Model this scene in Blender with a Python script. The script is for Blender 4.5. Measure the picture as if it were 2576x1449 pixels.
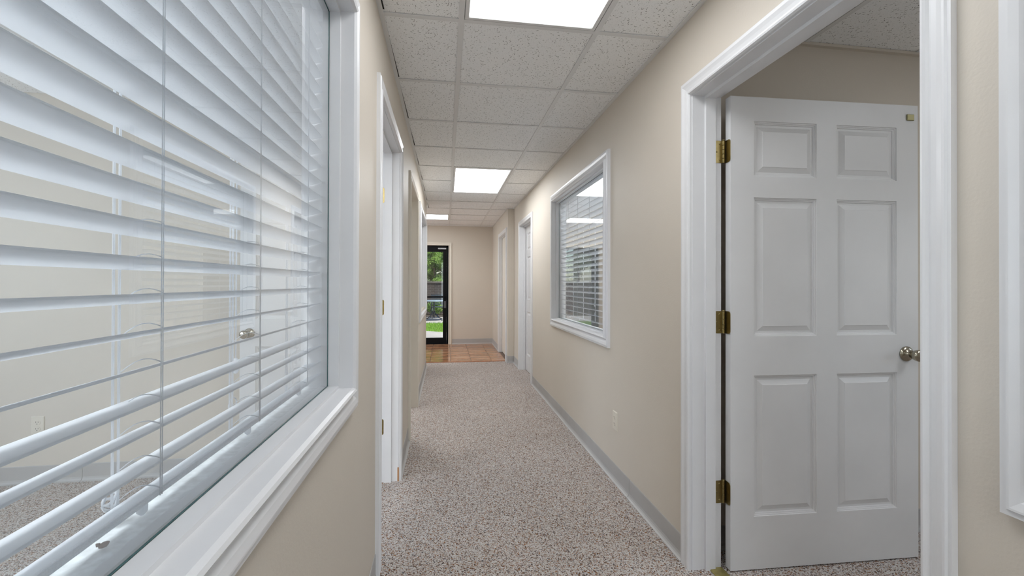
import bpy, math, random
from mathutils import Matrix, Vector

# ------------------------------------------------------------------ scene, camera, light, exposure
sc = bpy.context.scene
for o in list(bpy.data.objects):
    bpy.data.objects.remove(o, do_unlink=True)
COL = sc.collection
random.seed(7)

cam_d = bpy.data.cameras.new('camera')
cam = bpy.data.objects.new('camera', cam_d)
COL.objects.link(cam)
RT = (0.988975, -0.148058, 0.002649)
FW = (0.148045, 0.988969, 0.004724)
UP = (-0.003319, -0.00428, 0.999985)
CAMZ = 1.2102
cam.matrix_world = Matrix(((RT[0], UP[0], -FW[0], 0), (RT[1], UP[1], -FW[1], 0), (RT[2], UP[2], -FW[2], CAMZ), (0, 0, 0, 1)))
cam_d.sensor_fit = 'HORIZONTAL'
cam_d.sensor_width = 36.0
cam_d.lens = 36.0 * 1110.264 / 2576
cam_d.shift_y = (707.77 - 724.5) / 2576
cam_d.clip_start = 0.02
cam_d.clip_end = 300
sc.camera = cam

sc.view_settings.view_transform = 'Standard'
sc.view_settings.look = 'None'
sc.view_settings.gamma = 1.0
sc.view_settings.use_curve_mapping = False
sc.view_settings.exposure = 0.0
cy = sc.cycles
cy.max_bounces = 12
cy.adaptive_threshold = .015
cy.diffuse_bounces = 6
cy.glossy_bounces = 5
cy.transmission_bounces = 6
cy.transparent_max_bounces = 16
cy.caustics_reflective = False
cy.caustics_refractive = False
cy.sample_clamp_indirect = 6.0
cy.use_denoising = True

wd = bpy.data.worlds.new('sky')
sc.world = wd
wd.use_nodes = True
wn = wd.node_tree
bg = wn.nodes['Background']
sky = wn.nodes.new('ShaderNodeTexSky')
sky.sky_type = 'NISHITA'
sky.sun_disc = False
sky.sun_elevation = math.radians(52)
sky.sun_rotation = math.radians(150)
sky.air_density = 1.0
wn.links.new(sky.outputs[0], bg.inputs[0])
SKY = 0.16
bg.inputs[1].default_value = SKY

sun_d = bpy.data.lights.new('sun', 'SUN')
sun_d.energy = 5.0
sun_d.angle = 0.01
sun_d.color = (1, .96, .88)
sun = bpy.data.objects.new('sun', sun_d)
COL.objects.link(sun)
sun.rotation_euler = Vector((-0.35, 0.45, -0.95)).to_track_quat('-Z', 'Y').to_euler()

# daylight through the glazed entrance at the back end of the hall
day_d = bpy.data.lights.new('daylight', 'AREA')
day_d.shape = 'RECTANGLE'
day_d.size, day_d.size_y = 1.15, 2.0
day_d.energy = 16.0
day_d.color = (.80, .90, 1.0)
day = bpy.data.objects.new('daylight', day_d)
COL.objects.link(day)
day.location = (.37, -2.57, 1.15)
day.rotation_euler = (math.radians(90), 0, math.radians(0))
# daylight through the outer window of the office behind the big blind
day2_d = bpy.data.lights.new('office_daylight', 'AREA')
day2_d.shape = 'RECTANGLE'
day2_d.size, day2_d.size_y = 2.6, 1.2
day2_d.energy = 60.0
day2_d.color = (.74, .86, 1.0)
day2 = bpy.data.objects.new('office_daylight', day2_d)
COL.objects.link(day2)
day2.location = (-3.74, .75, 1.45)
day2.rotation_euler = (math.radians(90), 0, math.radians(-90))

P_HALL, P_NEAR, P_LOBBY, P_OFFICE, P_ROOM, P_BLIND_FILL, P_BACK_FILL = 13.5, 9.0, 10.5, 24.0, 7.0, 30.0, 9.5     # troffer lens radiance

# daylight through the outer window of the room with the open door
day4_d = bpy.data.lights.new('room_daylight', 'AREA')
day4_d.shape = 'RECTANGLE'
day4_d.size, day4_d.size_y = 1.8, 1.1
day4_d.energy = 9.0
day4_d.color = (.82, .91, 1.0)
day4 = bpy.data.objects.new('room_daylight', day4_d)
COL.objects.link(day4)
day4.location = (4.44, .1, 1.45)
day4.rotation_euler = (math.radians(90), 0, math.radians(90))

# unseen bluish fill lamp added to brighten the lobby ceiling
fill3_d = bpy.data.lights.new('lobby_fill', 'AREA')
fill3_d.shape = 'RECTANGLE'
fill3_d.size, fill3_d.size_y = 1.3, 1.1
fill3_d.energy = 40.0
fill3_d.color = (.86, .93, 1.0)
fill3 = bpy.data.objects.new('lobby_fill', fill3_d)
COL.objects.link(fill3)
fill3.location = (-3.55, 7.7, 1.25)
fill3.rotation_euler = (math.radians(90), 0, math.radians(-90))

# ------------------------------------------------------------------ measures (metres, camera stands at x=0 y=0)
H = 2.351            # ceiling
R = 1.032            # face of the wall with the wide open door
L = -0.2834          # face of the wall with the big window
T = 0.12             # partition thickness
RJ = 0.933           # face of the wall past the jog
YJ = 6.67            # the jog
YL = 6.52            # end of the window wall
YE = 8.85            # end wall
YB = -2.6            # back end of the hall
U = 0.6096
X0 = 0.0625
Y0 = 1.9226
HW = 2.6

# ------------------------------------------------------------------ materials
def new_mat(name):
    m = bpy.data.materials.new(name)
    m.use_nodes = True
    nt = m.node_tree
    return m, nt, nt.nodes['Principled BSDF']

def nd(nt, t, **kw):
    n = nt.nodes.new(t)
    for k, v in kw.items():
        setattr(n, k, v)
    return n

def setin(n, **kw):
    for k, v in kw.items():
        n.inputs[k.replace('_', ' ')].default_value = v

def mat(name, col, rough=.5, metal=0.0, bump=0.0, scale=200.0, var=0.0, vscale=3.0, spec=.5, detail=3.0):
    m, nt, b = new_mat(name)
    b.inputs['Base Color'].default_value = (*col, 1)
    b.inputs['Roughness'].default_value = rough
    b.inputs['Metallic'].default_value = metal
    b.inputs['Specular IOR Level'].default_value = spec
    geo = nd(nt, 'ShaderNodeNewGeometry')
    if bump:
        n = nd(nt, 'ShaderNodeTexNoise')
        setin(n, Scale=scale, Detail=detail)
        nt.links.new(geo.outputs['Position'], n.inputs['Vector'])
        bp = nd(nt, 'ShaderNodeBump')
        setin(bp, Strength=bump, Distance=.002)
        nt.links.new(n.outputs[0], bp.inputs['Height'])
        nt.links.new(bp.outputs[0], b.inputs['Normal'])
    if var:
        n = nd(nt, 'ShaderNodeTexNoise')
        setin(n, Scale=vscale, Detail=5.0)
        nt.links.new(geo.outputs['Position'], n.inputs['Vector'])
        mx = nd(nt, 'ShaderNodeMix', data_type='RGBA', blend_type='MULTIPLY')
        mx.inputs[0].default_value = 1.0
        mr = nd(nt, 'ShaderNodeMapRange')
        setin(mr, From_Min=.3, From_Max=.7, To_Min=1 - var, To_Max=1 + var * .3)
        nt.links.new(n.outputs[0], mr.inputs[0])
        mx.inputs[6].default_value = (*col, 1)
        nt.links.new(mr.outputs[0], mx.inputs[7])
        nt.links.new(mx.outputs[2], b.inputs['Base Color'])
    return m

WALL = mat('beige_wall_paint', (.625, .57, .495), .55, bump=.22, scale=150, var=.04, vscale=1.2, spec=.35)
WALL_B = WALL
TRIM = mat('white_gloss_trim', (.715, .715, .725), .32, bump=.04, scale=60, var=.03, vscale=8)
CREAM = mat('cream_trim_paint', (.70, .655, .575), .4, bump=.04, scale=60)
DOORM = mat('white_door_paint', (.70, .70, .705), .38, bump=.05, scale=90, var=.05, vscale=4)
SLAT = mat('blind_slat_vinyl', (.88, .89, .91), .35)
def translucent(m, col, fac):
    nt = m.node_tree
    b = nt.nodes['Principled BSDF']
    tr = nd(nt, 'ShaderNodeBsdfTranslucent')
    tr.inputs[0].default_value = (*col, 1)
    mx = nd(nt, 'ShaderNodeMixShader')
    mx.inputs[0].default_value = fac
    nt.links.new(b.outputs[0], mx.inputs[1])
    nt.links.new(tr.outputs[0], mx.inputs[2])
    nt.links.new(mx.outputs[0], nt.nodes['Material Output'].inputs[0])
translucent(SLAT, (.93, .94, .96), .5)
CORD = mat('blind_cord_polyester', (.84, .85, .87), .7)
translucent(CORD, (.92, .94, .97), .65)
BASE = mat('grey_vinyl_base', (.43, .42, .41), .45, var=.06, vscale=6)
GRID = mat('grid_white_steel', (.70, .70, .695), .4)
GAPM = mat('plenum_shade', (.02, .018, .015), .9)  # near-black stands in for the unlit space above the tiles
BRASS = mat('aged_brass', (.34, .27, .12), .3, metal=1.0, var=.2, vscale=60)
DBRASS = mat('dull_brass_plate', (.36, .33, .18), .45, metal=.8)
NICKEL = mat('antique_nickel', (.42, .38, .30), .18, metal=1.0, var=.15, vscale=40)
IVORY = mat('ivory_plastic', (.69, .64, .55), .35)
SLOT = mat('dark_slot', (.03, .03, .03), .6)
BRONZE = mat('dark_bronze_aluminium', (.006, .006, .007), .5, spec=.12)
STEEL = mat('grey_steel', (.35, .35, .36), .35, metal=.9)
THRESH = mat('brass_strip', (.45, .38, .14), .35, metal=.7, var=.25, vscale=50)
DUST = mat('dusty_sill', (.64, .66, .665), .7, var=.3, vscale=70)
EDGEG = mat('glass_edge_green', (.05, .14, .14), .2)
BROWN = mat('bare_wood', (.42, .20, .08), .7)
BUG = mat('dry_brown_husk', (.11, .065, .045), .85, spec=.1)
CONC = mat('pale_concrete', (.52, .49, .46), .9, bump=.2, scale=80, var=.1)
SOIL = mat('dark_soil', (.07, .055, .04), .95, bump=.4, scale=40, var=.3, vscale=6)
GRASS = mat('sunlit_grass', (.23, .42, .06), .8, var=.35, vscale=9, spec=.1)
BARK = mat('grey_bark', (.14, .11, .09), .9, bump=.6, scale=30)
TABLEM = mat('sky_sheen_metal', (.42, .52, .62), .3, metal=.3)  # pale blue carries the sky's sheen on the table top
CHAIRM = mat('blue_grey_metal', (.05, .075, .10), .4, metal=.5)
TROOF = mat('sun_block_board', (.25, .24, .23), .9)

def leaf_mat(name, c1, c2):
    m, nt, b = new_mat(name)
    geo = nd(nt, 'ShaderNodeNewGeometry')
    n = nd(nt, 'ShaderNodeTexNoise')
    setin(n, Scale=3.5, Detail=4.0)
    nt.links.new(geo.outputs['Position'], n.inputs['Vector'])
    cr = nd(nt, 'ShaderNodeValToRGB')
    cr.color_ramp.elements[0].position = .35
    cr.color_ramp.elements[0].color = (*c1, 1)
    cr.color_ramp.elements[1].position = .65
    cr.color_ramp.elements[1].color = (*c2, 1)
    nt.links.new(n.outputs[0], cr.inputs[0])
    nt.links.new(cr.outputs[0], b.inputs['Base Color'])
    b.inputs['Roughness'].default_value = .6
    tr = nd(nt, 'ShaderNodeBsdfTranslucent')
    nt.links.new(cr.outputs[0], tr.inputs[0])
    mx = nd(nt, 'ShaderNodeMixShader')
    mx.inputs[0].default_value = .35
    nt.links.new(b.outputs[0], mx.inputs[1])
    nt.links.new(tr.outputs[0], mx.inputs[2])
    nt.links.new(mx.outputs[0], nt.nodes['Material Output'].inputs[0])
    return m
LEAF1 = leaf_mat('bright_leaves', (.07, .20, .03), (.38, .58, .12))
LEAF2 = leaf_mat('dark_leaves', (.03, .09, .03), (.09, .20, .05))

def glass_mat(name, tint, haze=0.0, refl=1.0):
    m, nt, b = new_mat(name)
    nt.nodes.remove(b)
    tr = nd(nt, 'ShaderNodeBsdfTransparent')
    tr.inputs[0].default_value = (*tint, 1)
    gl = nd(nt, 'ShaderNodeBsdfGlossy')
    gl.inputs['Roughness'].default_value = 0.0
    gl.inputs['Color'].default_value = (refl, refl, refl, 1)
    fr = nd(nt, 'ShaderNodeFresnel')
    fr.inputs[0].default_value = 1.5
    # two faces of a thin pane reflect about 2F/(1+F)
    a = nd(nt, 'ShaderNodeMath', operation='MULTIPLY')
    a.inputs[1].default_value = 2.0
    b1 = nd(nt, 'ShaderNodeMath', operation='ADD')
    b1.inputs[1].default_value = 1.0
    d = nd(nt, 'ShaderNodeMath', operation='DIVIDE')
    nt.links.new(fr.outputs[0], a.inputs[0])
    nt.links.new(fr.outputs[0], b1.inputs[0])
    nt.links.new(a.outputs[0], d.inputs[0])
    nt.links.new(b1.outputs[0], d.inputs[1])
    mx = nd(nt, 'ShaderNodeMixShader')
    nt.links.new(d.outputs[0], mx.inputs[0])
    nt.links.new(tr.outputs[0], mx.inputs[1])
    nt.links.new(gl.outputs[0], mx.inputs[2])
    out = mx
    if haze:                                    # pale diffuse veil painted in for the pane's hazy reflections
        df = nd(nt, 'ShaderNodeBsdfDiffuse')
        df.inputs[0].default_value = (.86, .88, .90, 1)
        out = nd(nt, 'ShaderNodeMixShader')
        out.inputs[0].default_value = haze
        nt.links.new(mx.outputs[0], out.inputs[1])
        nt.links.new(df.outputs[0], out.inputs[2])
    nt.links.new(out.outputs[0], nt.nodes['Material Output'].inputs[0])
    return m
GLASS = glass_mat('clear_pane', (.895, .95, .97), .12)
GLASS_D = glass_mat('door_pane', (.92, .95, .95))

def lens_mat(name, strength, col=(.935, .97, 1.0)):
    m, nt, b = new_mat(name)
    b.inputs['Base Color'].default_value = (.8, .8, .8, 1)
    b.inputs['Roughness'].default_value = .4
    b.inputs['Emission Color'].default_value = (*col, 1)
    b.inputs['Emission Strength'].default_value = strength
    return m

def prism_lens_mat(name, strength):
    """Acrylic lens with a fine prism grid, unevenly lit by the weak tubes above it."""
    m, nt, b = new_mat(name)
    geo = nd(nt, 'ShaderNodeNewGeometry')
    n = nd(nt, 'ShaderNodeTexNoise')
    setin(n, Scale=2.2, Detail=1.0)
    nt.links.new(geo.outputs['Position'], n.inputs['Vector'])
    mr = nd(nt, 'ShaderNodeMapRange')
    setin(mr, From_Min=.3, From_Max=.7, To_Min=strength * .72, To_Max=strength * .95)
    nt.links.new(n.outputs[0], mr.inputs[0])
    ck = nd(nt, 'ShaderNodeTexChecker')
    setin(ck, Scale=170.0)
    ck.inputs['Color1'].default_value = (.96, .98, 1, 1)
    ck.inputs['Color2'].default_value = (.90, .92, .94, 1)
    rot = nd(nt, 'ShaderNodeVectorRotate', rotation_type='Z_AXIS')
    rot.inputs['Angle'].default_value = math.pi / 4
    nt.links.new(geo.outputs['Position'], rot.inputs['Vector'])
    fl_ = nd(nt, 'ShaderNodeVectorMath', operation='MULTIPLY')
    fl_.inputs[1].default_value = (1, 1, 0)
    nt.links.new(rot.outputs[0], fl_.inputs[0])
    nt.links.new(fl_.outputs[0], ck.inputs['Vector'])
    nt.links.new(ck.outputs[0], b.inputs['Emission Color'])
    nt.links.new(mr.outputs[0], b.inputs['Emission Strength'])
    b.inputs['Base Color'].default_value = (.1, .1, .1, 1)
    b.inputs['Roughness'].default_value = .35
    return m

def tile_mat():
    """Mineral-fibre ceiling tile: short dark fissures and pinholes pressed into white board."""
    m, nt, b = new_mat('fissured_tile')
    geo = nd(nt, 'ShaderNodeNewGeometry')
    L_ = nt.links.new
    def dashes(scale, half_len, half_wid, prob):
        sv = nd(nt, 'ShaderNodeVectorMath', operation='MULTIPLY')
        sv.inputs[1].default_value = (scale, scale, 0)
        L_(geo.outputs['Position'], sv.inputs[0])
        v = nd(nt, 'ShaderNodeTexVoronoi', voronoi_dimensions='2D', feature='F1')
        setin(v, Scale=1.0, Randomness=1.0)
        L_(sv.outputs[0], v.inputs['Vector'])
        sub = nd(nt, 'ShaderNodeVectorMath', operation='SUBTRACT')
        L_(sv.outputs[0], sub.inputs[0])
        L_(v.outputs['Position'], sub.inputs[1])
        sep = nd(nt, 'ShaderNodeSeparateColor')
        L_(v.outputs['Color'], sep.inputs[0])
        ang = nd(nt, 'ShaderNodeMath', operation='MULTIPLY')
        ang.inputs[1].default_value = 3.14159
        L_(sep.outputs[0], ang.inputs[0])
        rot = nd(nt, 'ShaderNodeVectorRotate', rotation_type='Z_AXIS')
        L_(sub.outputs[0], rot.inputs['Vector'])
        L_(ang.outputs[0], rot.inputs['Angle'])
        sc_ = nd(nt, 'ShaderNodeVectorMath', operation='MULTIPLY')
        sc_.inputs[1].default_value = (1 / half_len, 1 / half_wid, 0)
        L_(rot.outputs[0], sc_.inputs[0])
        ln = nd(nt, 'ShaderNodeVectorMath', operation='LENGTH')
        L_(sc_.outputs[0], ln.inputs[0])
        size = nd(nt, 'ShaderNodeMapRange')
        setin(size, From_Min=0.0, From_Max=prob, To_Min=1.0, To_Max=0.0)
        L_(sep.outputs[1], size.inputs[0])
        lt = nd(nt, 'ShaderNodeMath', operation='LESS_THAN')
        L_(ln.outputs['Value'], lt.inputs[0])
        L_(size.outputs[0], lt.inputs[1])
        return lt
    d1 = dashes(82, .56, .15, .5)
    d2 = dashes(170, .34, .18, .8)
    mx = nd(nt, 'ShaderNodeMath', operation='MAXIMUM')
    L_(d1.outputs[0], mx.inputs[0])
    w2 = nd(nt, 'ShaderNodeMath', operation='MULTIPLY')
    w2.inputs[1].default_value = .4
    L_(d2.outputs[0], w2.inputs[0])
    L_(w2.outputs[0], mx.inputs[1])
    cr = nd(nt, 'ShaderNodeMix', data_type='RGBA')
    cr.inputs[6].default_value = (.87, .875, .875, 1)
    cr.inputs[7].default_value = (.33, .33, .32, 1)
    L_(mx.outputs[0], cr.inputs[0])
    L_(cr.outputs[2], b.inputs['Base Color'])
    b.inputs['Roughness'].default_value = .9
    b.inputs['Specular IOR Level'].default_value = .15
    n = nd(nt, 'ShaderNodeTexNoise')
    setin(n, Scale=420.0, Detail=2.0)
    L_(geo.outputs['Position'], n.inputs['Vector'])
    bp = nd(nt, 'ShaderNodeBump')
    setin(bp, Strength=.25, Distance=.001)
    L_(n.outputs[0], bp.inputs['Height'])
    L_(bp.outputs[0], b.inputs['Normal'])
    return m
TILE = tile_mat()

def carpet_mat():
    """Looped berber: each yarn loop has its own colour."""
    m, nt, b = new_mat('speckled_loop_carpet')
    L_ = nt.links.new
    geo = nd(nt, 'ShaderNodeNewGeometry')
    n0 = nd(nt, 'ShaderNodeTexNoise')
    setin(n0, Scale=90.0, Detail=2.0)
    L_(geo.outputs['Position'], n0.inputs['Vector'])
    wob = nd(nt, 'ShaderNodeVectorMath', operation='MULTIPLY_ADD')
    wob.inputs[1].default_value = (.012, .012, 0)
    L_(n0.outputs['Color'], wob.inputs[0])
    L_(geo.outputs['Position'], wob.inputs[2])
    v = nd(nt, 'ShaderNodeTexVoronoi', voronoi_dimensions='2D', feature='F1')
    setin(v, Scale=255.0, Randomness=1.0)
    L_(wob.outputs[0], v.inputs['Vector'])
    sep = nd(nt, 'ShaderNodeSeparateColor')
    L_(v.outputs['Color'], sep.inputs[0])
    cr = nd(nt, 'ShaderNodeValToRGB')
    cr.color_ramp.interpolation = 'CONSTANT'
    el = cr.color_ramp.elements
    el[0].position, el[0].color = 0.0, (.68, .635, .60, 1)
    el[1].position, el[1].color = .34, (.54, .465, .41, 1)
    for p_, c_ in ((.52, (.76, .73, .71)), (.66, (.28, .18, .125)), (.75, (.11, .08, .07)), (.81, (.44, .345, .295)), (.91, (.34, .15, .06)), (.955, (.15, .14, .15))):
        e = el.new(p_)
        e.color = (*c_, 1)
    L_(sep.outputs[0], cr.inputs[0])
    # shadowed gaps between the loops are relief; wear paths are a faint broad tone
    n = nd(nt, 'ShaderNodeTexNoise')
    setin(n, Scale=1.4, Detail=3.0)
    L_(geo.outputs['Position'], n.inputs['Vector'])
    mr = nd(nt, 'ShaderNodeMapRange')
    setin(mr, From_Min=.3, From_Max=.7, To_Min=.92, To_Max=1.05)
    L_(n.outputs[0], mr.inputs[0])
    mx = nd(nt, 'ShaderNodeMix', data_type='RGBA', blend_type='MULTIPLY')
    mx.inputs[0].default_value = 1.0
    L_(cr.outputs[0], mx.inputs[6])
    L_(mr.outputs[0], mx.inputs[7])
    L_(mx.outputs[2], b.inputs['Base Color'])
    b.inputs['Roughness'].default_value = .95
    b.inputs['Specular IOR Level'].default_value = .1
    inv = nd(nt, 'ShaderNodeMath', operation='SUBTRACT')
    inv.inputs[0].default_value = 1.0
    L_(v.outputs['Distance'], inv.inputs[1])
    bp = nd(nt, 'ShaderNodeBump')
    setin(bp, Strength=.9, Distance=.005)
    L_(inv.outputs[0], bp.inputs['Height'])
    L_(bp.outputs[0], b.inputs['Normal'])
    return m
CARPET = carpet_mat()

def floor_tile_mat():
    m, nt, b = new_mat('streaked_terracotta_tile')
    L_ = nt.links.new
    geo = nd(nt, 'ShaderNodeNewGeometry')
    oi = nd(nt, 'ShaderNodeObjectInfo')
    mp = nd(nt, 'ShaderNodeVectorMath', operation='MULTIPLY_ADD')
    mp.inputs[1].default_value = (2.6, 9.0, 1)
    off = nd(nt, 'ShaderNodeMath', operation='MULTIPLY')
    off.inputs[1].default_value = 40.0
    L_(oi.outputs['Random'], off.inputs[0])
    L_(geo.outputs['Position'], mp.inputs[0])
    L_(off.outputs[0], mp.inputs[2])
    n = nd(nt, 'ShaderNodeTexNoise')
    setin(n, Scale=1.0, Detail=4.0)
    L_(mp.outputs[0], n.inputs['Vector'])
    cr = nd(nt, 'ShaderNodeValToRGB')
    el = cr.color_ramp.elements
    el[0].position, el[0].color = .3, (.27, .12, .06, 1)
    el[1].position, el[1].color = .7, (.56, .35, .22, 1)
    e = el.new(.5)
    e.color = (.42, .21, .11, 1)
    L_(n.outputs[0], cr.inputs[0])
    L_(cr.outputs[0], b.inputs['Base Color'])
    b.inputs['Roughness'].default_value = .09
    bp = nd(nt, 'ShaderNodeBump')
    setin(bp, Strength=.06, Distance=.002)
    L_(n.outputs[0], bp.inputs['Height'])
    L_(bp.outputs[0], b.inputs['Normal'])
    return m
FTILE = floor_tile_mat()
GROUT = mat('dark_grout', (.16, .11, .085), .9)
EDGING = mat('orange_edge_tile', (.38, .13, .045), .35, var=.2, vscale=30)

def brick_mat():
    m, nt, b = new_mat('shaded_brick_wall')
    L_ = nt.links.new
    tc = nd(nt, 'ShaderNodeTexCoord')
    sep = nd(nt, 'ShaderNodeSeparateXYZ')
    cmb = nd(nt, 'ShaderNodeCombineXYZ')
    L_(tc.outputs['Object'], sep.inputs[0])
    L_(sep.outputs[0], cmb.inputs[0])
    L_(sep.outputs[2], cmb.inputs[1])
    br = nd(nt, 'ShaderNodeTexBrick')
    setin(br, Scale=1.0, Mortar_Size=.008, Brick_Width=.22, Row_Height=.075)
    br.inputs['Color1'].default_value = (.042, .032, .030, 1)  # dark brick, toned down further to hold the trees' shade
    br.inputs['Color2'].default_value = (.07, .055, .050, 1)
    br.inputs['Mortar'].default_value = (.12, .11, .105, 1)
    L_(cmb.outputs[0], br.inputs['Vector'])
    L_(br.outputs['Color'], b.inputs['Base Color'])
    bp = nd(nt, 'ShaderNodeBump')
    setin(bp, Strength=.5, Distance=.01)
    bp.invert = True
    L_(br.outputs['Fac'], bp.inputs['Height'])
    L_(bp.outputs[0], b.inputs['Normal'])
    b.inputs['Roughness'].default_value = .9
    return m
BRICK = brick_mat()

# ------------------------------------------------------------------ mesh helpers
def wloc(o):
    v = Vector((0, 0, 0))
    while o is not None:
        v += o.location
        o = o.parent
    return v

class MB:
    def __init__(s):
        s.v, s.f, s.sm = [], [], []
    def add(s, vs, fs, smooth=False):
        b = len(s.v)
        s.v += [tuple(p) for p in vs]
        s.f += [tuple(b + i for i in f) for f in fs]
        s.sm += [smooth] * len(fs)
        return s
    def box(s, x0, y0, z0, x1, y1, z1, bev=0.0):
        if x0 > x1: x0, x1 = x1, x0
        if y0 > y1: y0, y1 = y1, y0
        if z0 > z1: z0, z1 = z1, z0
        if bev <= 0:
            return s.add([(x0, y0, z0), (x1, y0, z0), (x1, y1, z0), (x0, y1, z0), (x0, y0, z1), (x1, y0, z1), (x1, y1, z1), (x0, y1, z1)],
                         [(0, 3, 2, 1), (4, 5, 6, 7), (0, 1, 5, 4), (1, 2, 6, 5), (2, 3, 7, 6), (3, 0, 4, 7)])
        b = min(bev, (x1 - x0) * .45, (y1 - y0) * .45, (z1 - z0) * .45)
        vs, idx = [], {}
        X, Y, Z = (x0, x1), (y0, y1), (z0, z1)
        for i in (0, 1):
            for j in (0, 1):
                for k in (0, 1):
                    sx, sy, sz = (1 - 2 * i) * b, (1 - 2 * j) * b, (1 - 2 * k) * b
                    for ax in range(3):
                        p = [X[i] + sx, Y[j] + sy, Z[k] + sz]
                        p[ax] = (X[i], Y[j], Z[k])[ax]
                        idx[(i, j, k, ax)] = len(vs)
                        vs.append(p)
        fs = []
        for ax in range(3):
            o1, o2 = [a for a in range(3) if a != ax]
            for e in (0, 1):
                q = []
                for a, c in ((0, 0), (1, 0), (1, 1), (0, 1)):
                    t = [0, 0, 0]
                    t[ax], t[o1], t[o2] = e, a, c
                    q.append(idx[(*t, ax)])
                fs.append(q)
        for ax in range(3):
            o1, o2 = [a for a in range(3) if a != ax]
            for a in (0, 1):
                for c in (0, 1):
                    t0, t1 = [0, 0, 0], [0, 0, 0]
                    t0[o1] = t1[o1] = a
                    t0[o2] = t1[o2] = c
                    t1[ax] = 1
                    fs.append([idx[(*t0, o1)], idx[(*t1, o1)], idx[(*t1, o2)], idx[(*t0, o2)]])
        for i in (0, 1):
            for j in (0, 1):
                for k in (0, 1):
                    fs.append([idx[(i, j, k, 0)], idx[(i, j, k, 1)], idx[(i, j, k, 2)]])
        return s.add(vs, fs)
    def loops(s, rings, closed_u=True, cap=True, smooth=False):
        n = len(rings[0])
        vs = [p for r in rings for p in r]
        fs = []
        for i in range(len(rings) - 1):
            for j in range(n if closed_u else n - 1):
                k = (j + 1) % n
                fs.append((i * n + j, i * n + k, (i + 1) * n + k, (i + 1) * n + j))
        b = len(s.v)
        s.add(vs, fs, smooth)
        if cap and closed_u:
            s.f.append(tuple(b + j for j in range(n))[::-1])
            s.f.append(tuple(b + (len(rings) - 1) * n + j for j in range(n)))
            s.sm += [False, False]
        return s
    def tube(s, pts, r, n=6, smooth=True):
        pts = [Vector(p) for p in pts]
        rings = []
        for i, p in enumerate(pts):
            d = (pts[min(i + 1, len(pts) - 1)] - pts[max(i - 1, 0)]).normalized()
            a = d.orthogonal().normalized() if abs(d.z) < .9 else Vector((1, 0, 0))
            a = (a - d * a.dot(d)).normalized()
            c = d.cross(a)
            rr = r[i] if isinstance(r, (list, tuple)) else r
            rings.append([p + (a * math.cos(2 * math.pi * k / n) + c * math.sin(2 * math.pi * k / n)) * rr for k in range(n)])
        return s.loops(rings, smooth=smooth)
    def lathe(s, prof, origin, axis, n=20, smooth=True):
        """prof: (distance along axis, radius)"""
        a = Vector(axis).normalized()
        u = a.orthogonal().normalized()
        w = a.cross(u)
        o = Vector(origin)
        rings = [[o + a * d + (u * math.cos(2 * math.pi * k / n) + w * math.sin(2 * math.pi * k / n)) * max(r, 1e-5) for k in range(n)] for d, r in prof]
        return s.loops(rings, smooth=smooth)
    def mesh(s, name, m, off=(0, 0, 0)):
        me = bpy.data.meshes.new(name)
        me.from_pydata([(p[0] - off[0], p[1] - off[1], p[2] - off[2]) for p in s.v], [], s.f)
        me.polygons.foreach_set('use_smooth', s.sm)
        me.materials.append(m)
        import bmesh
        bm = bmesh.new()
        bm.from_mesh(me)
        bmesh.ops.recalc_face_normals(bm, faces=bm.faces)
        bm.to_mesh(me)
        bm.free()
        me.update()
        return me
    def build(s, name, m, parent=None, local=False, loc=None):
        off = (0, 0, 0)
        if parent is not None and not local:
            off = wloc(parent)
        me = s.mesh(name, m, off if loc is None else loc)
        o = bpy.data.objects.new(name, me)
        COL.objects.link(o)
        if parent is not None:
            o.parent = parent
        if loc is not None:
            o.location = Vector(loc) - (wloc(parent) if parent is not None else Vector((0, 0, 0)))
        return o

def tag(o, label=None, cat=None, group=None, kind=None):
    for k, v in (('label', label), ('category', cat), ('group', group), ('kind', kind)):
        if v:
            o[k] = v
    return o

def root(name, loc, label, cat, group=None, kind=None):
    o = bpy.data.objects.new(name, None)
    o.empty_display_size = .1
    COL.objects.link(o)
    o.location = loc
    return tag(o, label, cat, group, kind)

def inst(name, me, parent, loc, rot=None):
    o = bpy.data.objects.new(name, me)
    COL.objects.link(o)
    o.parent = parent
    o.location = loc
    if rot:
        o.rotation_euler = rot
    return o

def copy_tree(o, parent=None):
    c = o.copy()
    COL.objects.link(c)
    if parent is not None:
        c.parent = parent
    for ch in o.children:
        copy_tree(ch, c)
    return c

def box(name, m, parent, *b, bev=0.0):
    return MB().box(*b, bev=bev).build(name, m, parent)

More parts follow.
